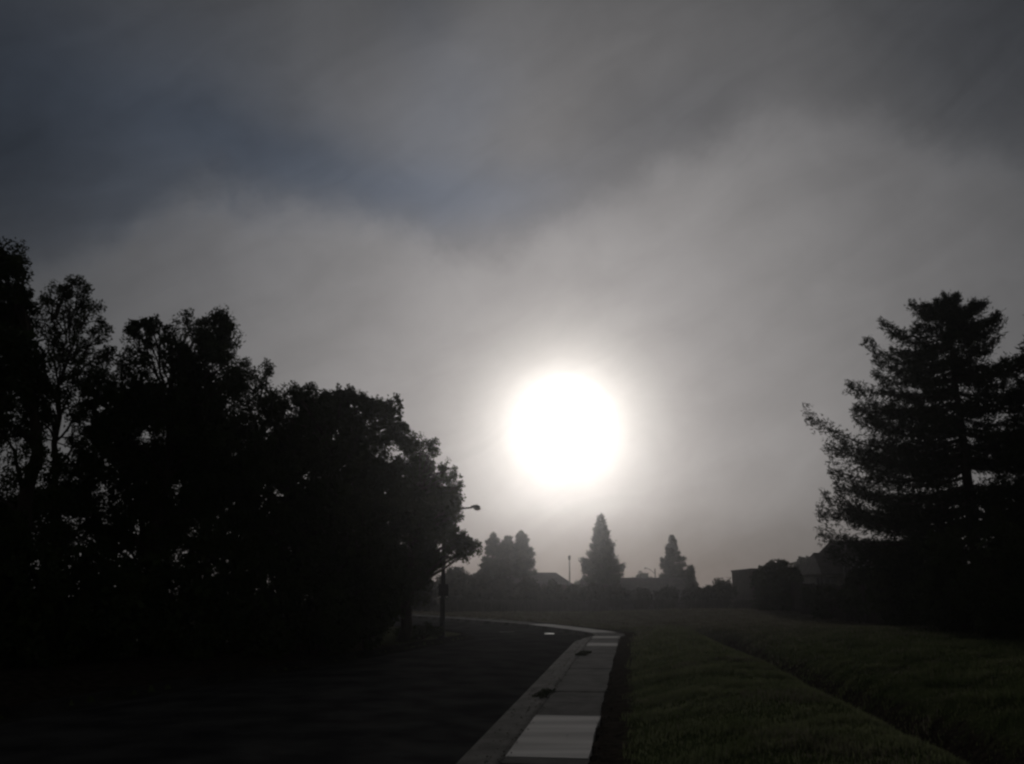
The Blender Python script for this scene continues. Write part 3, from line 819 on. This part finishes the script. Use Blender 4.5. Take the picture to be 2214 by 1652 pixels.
# ------------------------------------------------------------------ lamps
def street_lamp(label, px, d, ybase, yhead, arm_px, sign=True, pole_r=.085, box=None, rise=.05, group='street lamps'):
    p = at(px, 1256, d); x = p[0]; zb = tz(x, d) - .05
    zh = at(px, yhead, d)[2]
    root = thing('street_lamp', label, 'street lamp', (x, d, zb + .05), group)
    mb = MB(); mb.tube([(x, d, zb), (x, d, zb + .3), (x, d, zb + 1.5), (x, d, zh - .3), (x, d, zh - .02)], [pole_r * 1.25, pole_r * 1.2, pole_r, pole_r * .72, pole_r * .68], 12)
    mb.build('pole', M['metal_dark'], root, True)
    b = MB(); b.tube([(x, d, zb - .02), (x, d, zb + .12), (x, d, zb + .13)], [pole_r * 2.1, pole_r * 2.0, pole_r * 1.3], 12); b.build('base', M['metal_dark'], root)
    xe = at(arm_px, yhead, d)[0]; L = xe - x; sg = np.sign(L)
    a = MB()
    s = np.linspace(0, 1, 9); xs_ = x + L * .78 * s
    zz = zh - .12 - rise * 4 + (rise * 4 + .12) * np.sin(s * math.pi / 2)
    a.tube(np.stack([xs_, np.full(9, d), zz], 1), np.linspace(.04, .03, 9), 8)
    a.build('arm', M['metal_dark'], root, True)
    # cobra head: flattened, tapering body with a lens bowl beneath
    h = MB(); hs = np.linspace(0, 1, 8)
    ring = []
    hw = np.interp(hs, [0, .12, .4, .75, 1], [.035, .06, .13, .15, .05]); hh = np.interp(hs, [0, .12, .4, .75, 1], [.035, .05, .085, .09, .03])
    hx = x + L * .74 + (L * .26 + sg * .02) * hs
    k = 10; V = []
    for i in range(8):
        for j in range(k):
            an = 2 * math.pi * j / k
            V.append((hx[i], d + hw[i] * math.cos(an), zz[-1] + .03 + hh[i] * math.sin(an) * (1 if math.sin(an) > 0 else .5)))
    Fs = [(i * k + j, i * k + (j + 1) % k, (i + 1) * k + (j + 1) % k, (i + 1) * k + j) for i in range(7) for j in range(k)] + [tuple(range(k)), tuple(7 * k + j for j in range(k))]
    h.add(V, Fs); h.build('lamp_head', M['metal_dark'], root, True)
    V = []; cx_ = x + L * .93; ln = MB()
    for i in range(5):
        t = i / 4 * math.pi / 2
        for j in range(k):
            an = 2 * math.pi * j / k
            V.append((cx_ + .15 * math.cos(t) * math.cos(an), d + .11 * math.cos(t) * math.sin(an), zz[-1] - .005 - .10 * math.sin(t)))
    Fs = [(i * k + j, (i + 1) * k + j, (i + 1) * k + (j + 1) % k, i * k + (j + 1) % k) for i in range(4) for j in range(k)]
    ln.add(V, Fs); ln.build('lens', M['lens'], root, True)
    if box:
        (bx0, by0, bx1, by1) = box
        q0, q1 = at(bx0, by0, d), at(bx1, by1, d)
        m = MB(); m.box(q0[0], q1[0], d - .13, d - pole_r - .004, q1[2], q0[2])
        m.build('control_box', M['metal_dark'], root)
        m = MB(); m.box(q0[0] + .04, q1[0] - .04, d - .145, d - .131, q1[2] + .04, q0[2] - .04); m.build('box_cover', M['metal_dark'], root)
        for xs0 in (q0[0] + .02, q1[0] - .08):
            m = MB(); m.box(xs0, xs0 + .06, d - .12, d - pole_r - .02, q1[2] - .05, q1[2] - .002); m.build('glint_tab', M['trim'], root)  # added pale tabs standing in for glints below the box
    return root


street_lamp('near street lamp whose arm sticks out of the tree and whose pole carries a box', 958, 33.4, 1372, 1098, 1037, box=(949, 1263, 970, 1289), pole_r=.085, rise=.02)
# far cobra lamp
street_lamp('small faint street lamp with a curved arm, left of the smaller hazy conifer', 1417, 120, 1290, 1229, 1393, pole_r=.09, rise=.16)
# straight post lamp
d = 92; p = at(1231, 1204, d); x = p[0]; zb = tz(x, d)
lp = thing('lamp_post', 'thin straight post with a small lamp on top, left of the tall lone conifer', 'lamp post', (x, d, zb))
mb = MB(); mb.tube([(x, d, zb - .05), (x, d, zb + 1), (x, d, p[2] - .35)], [.10, .08, .055], 10); mb.build('pole', M['metal'], lp, True)
mb = MB(); zt = p[2] - .35; mb.tube([(x, d, zt), (x, d, zt + .05), (x, d, zt + .38), (x, d, zt + .42), (x, d, zt + .5)], [.07, .10, .13, .13, .03], 10); mb.build('lantern', M['metal_dark'], lp, True)

# ------------------------------------------------------------------ small things by the pavement
def weed(label, px, py, n, rad):
    p = on_ground(px, py); z = float(base(p[0], p[1]))
    th = np.array([math.cos(R(82.4)), math.sin(R(82.4))])
    P = np.zeros((n, 3))
    al = np.clip(rng.normal(size=n), -1.4, 1.4) * rad * 2.6; ac = np.clip(rng.normal(size=n), -1.8, 1.8) * rad * .45 + .04 * np.sin(al * 4)
    P[:, 0] = p[0] + th[0] * al + th[1] * ac; P[:, 1] = p[1] + th[1] * al - th[0] * ac
    P[:, 2] = base(P[:, 0], P[:, 1]) + .006 + np.abs(rng.normal(size=n)) * .007
    D = rng.normal(size=(n, 3)); D[:, 2] *= .25
    V, Fq = leaf_quads(P, .055, .5, dirs=D)
    V[:, 2] = np.maximum(V[:, 2], base(V[:, 0], V[:, 1]) + .004)
    tag(mesh_obj('weed_clump', V, Fq, M['leaf']), label, 'weeds', 'weeds in the kerb joint')
weed('dark weed clump in the kerb joint just beyond the pale slab', 1176, 1500, 480, .15)
weed('dark weed clump in the kerb joint far along the pavement', 1262, 1413, 800, .2)
# fallen leaves and grit caught along the kerb joint, gutter and verge edge
n = 1500
ss = s_of_y(7.5) + (s_of_y(36) - s_of_y(7.5)) * rng.random(n)
oo = rng.choice([-1.22, -1.45, -.985, .05, .14], n, p=[.30, .08, .17, .25, .20]) + np.clip(rng.normal(size=n), -2, 2) * .035
px_ = np.interp(ss, arc, RP[:, 0]) + np.interp(ss, arc, RN[:, 0]) * oo; py_ = np.interp(ss, arc, RP[:, 1]) + np.interp(ss, arc, RN[:, 1]) * oo
P = np.column_stack([px_, py_, base(px_, py_) + np.where(oo < -1.16, -.118, np.where(oo > 0, .03, .016)) + rng.random(n) * .008])
D = rng.normal(size=(n, 3)); D[:, 2] *= .15
V, Fq = leaf_quads(P, .034, .55, dirs=D)
tag(mesh_obj('fallen_leaves', V, Fq, M['litter']), 'dead leaves and grit along the kerb and pavement edge', 'leaf litter', kind='stuff')
p = on_ground(1228, 1594); z = float(base(p[0], p[1])) + .018
V = [(-.03, -.015, 0), (.0, -.022, .012), (.032, -.012, .003), (.026, .018, .015), (-.002, .022, .004), (-.03, .014, .012), (0, 0, .018)]
V = [(p[0] + a * .8, p[1] + b * 1.0, z + c) for a, b, c in V]
tag(mesh_obj('paper_scrap', V, [(0, 1, 6), (1, 2, 6), (2, 3, 6), (3, 4, 6), (4, 5, 6), (5, 0, 6)], M['paper']), 'tiny white scrap lying on the pale slab', 'litter')

# ------------------------------------------------------------------ grass
def blades(x, y, h, w):
    n = len(x)
    z = terrain(x, y) - .01
    a = rng.uniform(0, 6.283, n); ln = rng.uniform(.1, .7, n) * h
    d_ = np.stack([np.cos(a), np.sin(a)], 1); s_ = np.stack([-d_[:, 1], d_[:, 0]], 1)
    W = (w * rng.uniform(.7, 1.3, n))[:, None]
    b = np.column_stack([x, y, z])
    z2 = np.zeros((n, 1))
    m = b + np.column_stack([d_ * ln[:, None] * .3, h * .6]); t = b + np.column_stack([d_ * ln[:, None], h])
    S = np.column_stack([s_ * W, z2])
    V = np.stack([b - S, b + S, m + S * .7, m - S * .7, t], 1).reshape(-1, 3)
    k = np.arange(n)[:, None] * 5
    return V, k


def build_grass():
    XS, YS, HS, WS = [], [], [], []
    def scatter(n, y0, y1, u0, u1, h, w, thr):
        y = y0 + (y1 - y0) * rng.random(n) ** 1.3
        u = rng.uniform(u0, u1, n)
        x = -.57 + .1335 * y + u / .991
        keep = (np.abs(x) < y * .62 + 1)
        dens = lumps(x, y, 2.2, 12, 5) + .6 * lumps(x, y, 6, 12, 18)
        c = 5.85 - .064 * np.clip(y, 0, 40)
        ur = sdist(RP, RN, x, y)
        edge = sm(.30, .95 , ur + .25 * lumps(x, y, 3, 9, 3))
        pd = sm(-.35, .3, dens) * edge * (1 - .85 * np.exp(-((ur - c) / .95) ** 4))
        keep &= rng.random(n) < np.maximum(pd, thr * edge * (1 - .8 * np.exp(-((ur - c) / .9) ** 4)))
        x, y, dens = x[keep], y[keep], dens[keep]
        XS.append(x); YS.append(y); HS.append(h * rng.uniform(.5, 1.2, len(x)) * (1 + .9 * np.clip(dens, -.55, .8))); WS.append(np.full(len(x), w))
    scatter(210000, 6.5, 22, .3, 9, .075, .006, .25)
    scatter(60000, 8, 34, 6.2, 16, .15, .008, .35)  # taller blades beyond the ditch, added so their self-shadow darkens that side
    scatter(140000, 20, 44, .3, 16, .09, .012, .28)
    scatter(100000, 38, 62, -16, 18, .10, .02, .4)
    x, y, h, w = map(np.concatenate, (XS, YS, HS, WS))
    u = sdist(RP, RN, x, y); k = u > .2
    V, k = blades(x[k], y[k], h[k], w[k])
    n = len(k)
    me = bpy.data.meshes.new('grass')
    Q = np.concatenate([k + np.array([[0, 1, 2, 3]])], 1); T = k + np.array([[3, 2, 4]])
    me.vertices.add(len(V)); me.vertices.foreach_set('co', V.astype(np.float32).ravel())
    loops = np.concatenate([Q.ravel(), T.ravel()]).astype(np.int32)
    me.loops.add(len(loops)); me.loops.foreach_set('vertex_index', loops)
    me.polygons.add(2 * n); me.polygons.foreach_set('loop_start', np.concatenate([np.arange(n) * 4, 4 * n + np.arange(n) * 3]).astype(np.int32))
    me.materials.append(M['grass']); me.materials.append(M['grass_dry']); me.materials.append(M['grass_mound'])
    yb = V[::5, 1]; dr = (rng.random(n) < np.maximum(sm(24, 46, yb) * .95, .04 + .5 * sm(.12, .4, lumps(V[::5, 0], yb, 1.7, 14, 7)))).astype(np.int32)
    ul = sdist(RP, RN, V[::5, 0], yb); dr = np.where((dr == 0) & (ul < 4.3 + .3 * lumps(V[::5, 0], yb, 2, 10)), 2, dr)
    me.polygons.foreach_set('material_index', np.concatenate([dr, dr])); me.update(calc_edges=True)
    o = bpy.data.objects.new('grass', me); C.objects.link(o)
    tag(o, 'rough green grass on the mound and field right of the pavement', 'grass', kind='stuff')


build_grass()

# ------------------------------------------------------------------ haze
HAZE = 0.0006
mb = MB(); mb.box(-200, 200, -70, 200, -3.5, 21.5)
hz = mb.build('haze', None)
hz.data.materials.clear()
hm = bpy.data.materials.new('haze_air'); hm.use_nodes = True
nt = hm.node_tree; nt.nodes.remove(nt.nodes['Principled BSDF'])
pv = nt.nodes.new('ShaderNodeVolumePrincipled')
pv.inputs['Color'].default_value = (.94, .94, .955, 1); pv.inputs['Density'].default_value = HAZE; pv.inputs['Anisotropy'].default_value = .94
nt.links.new(pv.outputs[0], nt.nodes['Material Output'].inputs['Volume'])
hz.data.materials.append(hm)
tag(hz, 'thin morning mist filling the air over the street', 'haze', kind='stuff')

# ------------------------------------------------------------------ sun and sky
SD = ray(1222, 918)
ELEV = math.asin(SD[2]); AZ = math.atan2(SD[0], SD[1])
sun = bpy.data.lights.new('sun', 'SUN'); sun.energy = 0.5; sun.angle = R(10); sun.color = (1, .95, .91)
so = bpy.data.objects.new('sun', sun); C.objects.link(so)
so.rotation_euler = Vector(SD).to_track_quat('Z', 'Y').to_euler()

w = bpy.data.worlds.new('World'); bpy.context.scene.world = w; w.use_nodes = True
nt = w.node_tree; N = nt.nodes; Lk = nt.links
bg = N['Background']; bg.inputs['Strength'].default_value = 0.1
sky = N.new('ShaderNodeTexSky'); sky.sky_type = 'NISHITA'; sky.sun_disc = False
sky.sun_elevation = ELEV; sky.sun_rotation = AZ; sky.dust_density = 1; sky.air_density = 1.5
tc = N.new('ShaderNodeTexCoord'); DIR = tc.outputs['Generated']


def val(x, sock):
    if isinstance(x, (int, float)): sock.default_value = x
    else: Lk.new(x, sock)


def mth(op, a, b=None, c=None, clamp=False):
    n = N.new('ShaderNodeMath'); n.operation = op; n.use_clamp = clamp
    val(a, n.inputs[0])
    if b is not None: val(b, n.inputs[1])
    if c is not None: val(c, n.inputs[2])
    return n.outputs[0]


def vnoise(scale, detail=5, rough=.55, dist=0.0, vec=DIR):
    n = N.new('ShaderNodeTexNoise'); n.inputs['Scale'].default_value = scale; n.inputs['Detail'].default_value = detail
    n.inputs['Roughness'].default_value = rough; n.inputs['Distortion'].default_value = dist
    Lk.new(vec, n.inputs['Vector']); return n


sep = N.new('ShaderNodeSeparateXYZ'); Lk.new(DIR, sep.inputs[0])
az = mth('MULTIPLY', mth('ARCTAN2', sep.outputs[0], sep.outputs[1]), 180 / math.pi)
el = mth('MULTIPLY', mth('ARCSINE', sep.outputs[2]), 180 / math.pi)
dn = vnoise(3.2, 6, .6)
dsep = N.new('ShaderNodeSeparateColor'); Lk.new(dn.outputs['Color'], dsep.inputs[0])
azd = mth('MULTIPLY_ADD', mth('SUBTRACT', dsep.outputs[0], .5), 6.0, az)
eld = mth('MULTIPLY_ADD', mth('SUBTRACT', dsep.outputs[1], .5), 5.0, el)
DEG = 1 / 33.46


def cloud(px, py, sx, sy, rot):
    v = ray(px, py)
    a0 = math.degrees(math.atan2(v[0], v[1])); e0 = math.degrees(math.asin(v[2]))
    da = mth('SUBTRACT', azd, a0); de = mth('SUBTRACT', eld, e0)
    c, s = math.cos(R(rot)), math.sin(R(rot))        # rot > 0 tips the right end down
    u_ = mth('MULTIPLY', mth('MULTIPLY_ADD', da, c, mth('MULTIPLY', de, -s)), 1 / (sx * DEG))
    v_ = mth('MULTIPLY', mth('MULTIPLY_ADD', da, s, mth('MULTIPLY', de, c)), 1 / (sy * DEG))
    q = mth('ADD', mth('MULTIPLY', u_, u_), mth('MULTIPLY', v_, v_))
    return mth('EXPONENT', mth('MULTIPLY', q, -1.0))


BL = [(150, 250, 560, 300, 6, -.22, .85), (650, 350, 330, 80, 8, -.16, .50), (1020, 420, 250, 80, 4, -.04, .40), (980, 240, 170, 110, -35, .14, .25),
      (1440, 290, 230, 105, -18, -.14, .12), (1150, 60, 420, 130, 0, .16, .0), (900, 30, 120, 100, 30, -.10, .2),
      (2214, 60, 300, 300, 0, -.30, .30), (0, 330, 160, 260, 0, -.22, .2), (1620, 940, 330, 45, -12, .05, 0), (1850, 1060, 350, 60, -14, -.07, 0),
      (1180, 1225, 560, 140, 0, -.46, 0), (1750, 1240, 420, 130, 0, -.24, 0)]
Msum = None; Bsum = None
for (px, py, sx, sy, ro_, am, bl) in BL:
    g = cloud(px, py, sx, sy, ro_)
    a = mth('MULTIPLY', g, am); Msum = a if Msum is None else mth('ADD', Msum, a)
    if bl:
        b = mth('MULTIPLY', g, bl); Bsum = b if Bsum is None else mth('ADD', Bsum, b)
# top edge of the low fog bank, elevation against azimuth
EDGE = [(-200, 640), (0, 600), (230, 500), (380, 405), (480, 395), (620, 440), (760, 436), (870, 490), (980, 545), (1070, 560), (1190, 490), (1380, 412), (1480, 362), (1560, 322), (1700, 282), (1850, 258), (2000, 290), (2214, 340), (2400, 380)]
ec = N.new('ShaderNodeValToRGB'); ec.color_ramp.interpolation = 'B_SPLINE'
ee = ec.color_ramp.elements
while len(ee) < len(EDGE): ee.new(.5)
ev = []
for (px, py) in EDGE:
    v = ray(px, py); ev.append((math.degrees(math.atan2(v[0], v[1])), math.degrees(math.asin(v[2]))))
for e, (a_, b_) in zip(ee, ev): e.position = (a_ + 45) / 90
for e, (a_, b_) in zip(ee, ev): e.color = (b_ / 45, b_ / 45, b_ / 45, 1)
Lk.new(mth('MULTIPLY_ADD', azd, 1 / 90, .5), ec.inputs['Fac'])
puff = vnoise(9.0, 7, .62, .4).outputs['Fac']
dep = mth('MULTIPLY_ADD', mth('SUBTRACT', puff, .5), 7.0, mth('MULTIPLY_ADD', ec.outputs['Color'], 45.0, mth('MULTIPLY', eld, -1.0)))     # degrees below the bank's edge
mr = N.new('ShaderNodeMapRange'); mr.interpolation_type = 'SMOOTHSTEP'
Lk.new(dep, mr.inputs[0]); mr.inputs[1].default_value = -1.4; mr.inputs[2].default_value = 2.2
mr.inputs[3].default_value = -.10; mr.inputs[4].default_value = .26
fall = mth('EXPONENT', mth('MULTIPLY', mth('MAXIMUM', dep, 0.0), -1 / 10.0))
Msum = mth('ADD', Msum, mth('MULTIPLY', mr.outputs[0], fall))
inb = N.new('ShaderNodeMapRange'); inb.interpolation_type = 'SMOOTHSTEP'
Lk.new(dep, inb.inputs[0]); inb.inputs[1].default_value = -2; inb.inputs[2].default_value = 3; inb.inputs[3].default_value = 1; inb.inputs[4].default_value = .25
Bsum = mth('MULTIPLY', Bsum, inb.outputs[0])
fb = vnoise(5.0, 8, .6, .6).outputs['Fac']
wis = vnoise(14.0, 6, .6, .8).outputs['Fac']
Msum = mth('MULTIPLY_ADD', mth('SUBTRACT', fb, .5), .30, Msum)
Msum = mth('MULTIPLY_ADD', mth('SUBTRACT', wis, .5), .17, Msum)
cmb = N.new('ShaderNodeCombineXYZ')
c20, s20 = math.cos(R(24)), math.sin(R(24))
Lk.new(mth('MULTIPLY', mth('MULTIPLY_ADD', azd, c20, mth('MULTIPLY', eld, s20)), 1 / 13.0), cmb.inputs[0])
Lk.new(mth('MULTIPLY', mth('MULTIPLY_ADD', eld, c20, mth('MULTIPLY', azd, -s20)), 1 / 4.0), cmb.inputs[1])
strk = vnoise(1.0, 8, .62, .9, cmb.outputs[0]).outputs['Fac']
Msum = mth('MULTIPLY_ADD', mth('SUBTRACT', strk, .5), .36, Msum)

vd = N.new('ShaderNodeVectorMath'); vd.operation = 'DOT_PRODUCT'; Lk.new(DIR, vd.inputs[0]); vd.inputs[1].default_value = tuple(SD)
th = mth('MULTIPLY', mth('ARCCOSINE', mth('MINIMUM', vd.outputs['Value'], .9999999)), 180 / math.pi / 60.0, clamp=True)
cr = N.new('ShaderNodeValToRGB'); cr.color_ramp.interpolation = 'LINEAR'
SC = 6.0
stops = [(0, 4, (1, .97, .9)), (1.9, 2.6, (1, .97, .9)), (2.45, 1.3, (1, .95, .88)), (2.9, .88, (1, .94, .87)), (3.5, .66, (1, .935, .87)), (4.4, .51, (1, .935, .88)), (5.5, .405, (1, .945, .905)), (7.0, .335, (1, .943, .923)), (9.5, .278, (1, .950, .944)), (13, .243, (1, .955, .956)),
         (17, .196, (1, .965, .968)), (21, .158, (1, .973, .984)), (25, .125, (1, .98, 1.0)), (30, .092, (1, .995, 1.03)), (36, .067, (1, 1, 1.04)), (46, .049, (1, 1, 1.05)), (60, .037, (1, 1, 1.05))]
els = cr.color_ramp.elements
while len(els) < len(stops): els.new(.5)
for e, (t_, v_, c_) in zip(els, stops):
    e.position = t_ / 60
for e, (t_, v_, c_) in zip(els, stops):
    e.color = (v_ * c_[0] / SC, v_ * c_[1] / SC, v_ * c_[2] / SC, 1)
Lk.new(th, cr.inputs['Fac'])
fac = mth('MAXIMUM', mth('ADD', 1.0, Msum), .2)
vm = N.new('ShaderNodeVectorMath'); vm.operation = 'SCALE'; Lk.new(cr.outputs['Color'], vm.inputs[0]); Lk.new(mth('MULTIPLY', fac, SC * 10), vm.inputs['Scale'])
tint = N.new('ShaderNodeMix'); tint.data_type = 'RGBA'; tint.inputs['A'].default_value = (1, 1, 1, 1); tint.inputs['B'].default_value = (.80, .97, 1.25, 1)
Lk.new(mth('MINIMUM', Bsum, 1.0), tint.inputs['Factor'])
tm = N.new('ShaderNodeVectorMath'); tm.operation = 'MULTIPLY'; Lk.new(vm.outputs[0], tm.inputs[0]); Lk.new(tint.outputs['Result'], tm.inputs[1])
mx = N.new('ShaderNodeMix'); mx.data_type = 'RGBA'; mx.inputs['Factor'].default_value = .992
Lk.new(sky.outputs['Color'], mx.inputs['A']); Lk.new(tm.outputs[0], mx.inputs['B'])
Lk.new(mx.outputs['Result'], bg.inputs['Color'])

# ------------------------------------------------------------------ camera and render settings
cam = bpy.data.cameras.new('camera'); co = bpy.data.objects.new('camera', cam); C.objects.link(co)
co.location = (0, 0, EYE); co.rotation_euler = (R(90) + PITCH, 0, 0)
cam.sensor_width = 36; cam.lens = 36 * F / 2214; cam.clip_start = .05; cam.clip_end = 3000
sc = bpy.context.scene; sc.camera = co
sc.view_settings.view_transform = 'Standard'; sc.view_settings.look = 'None'; sc.view_settings.exposure = 0; sc.view_settings.gamma = 1
sc.render.engine = 'CYCLES'
sc.cycles.use_denoising = True
sc.cycles.filter_width = 2.5
sc.cycles.max_bounces = 5; sc.cycles.diffuse_bounces = 3; sc.cycles.volume_bounces = 0
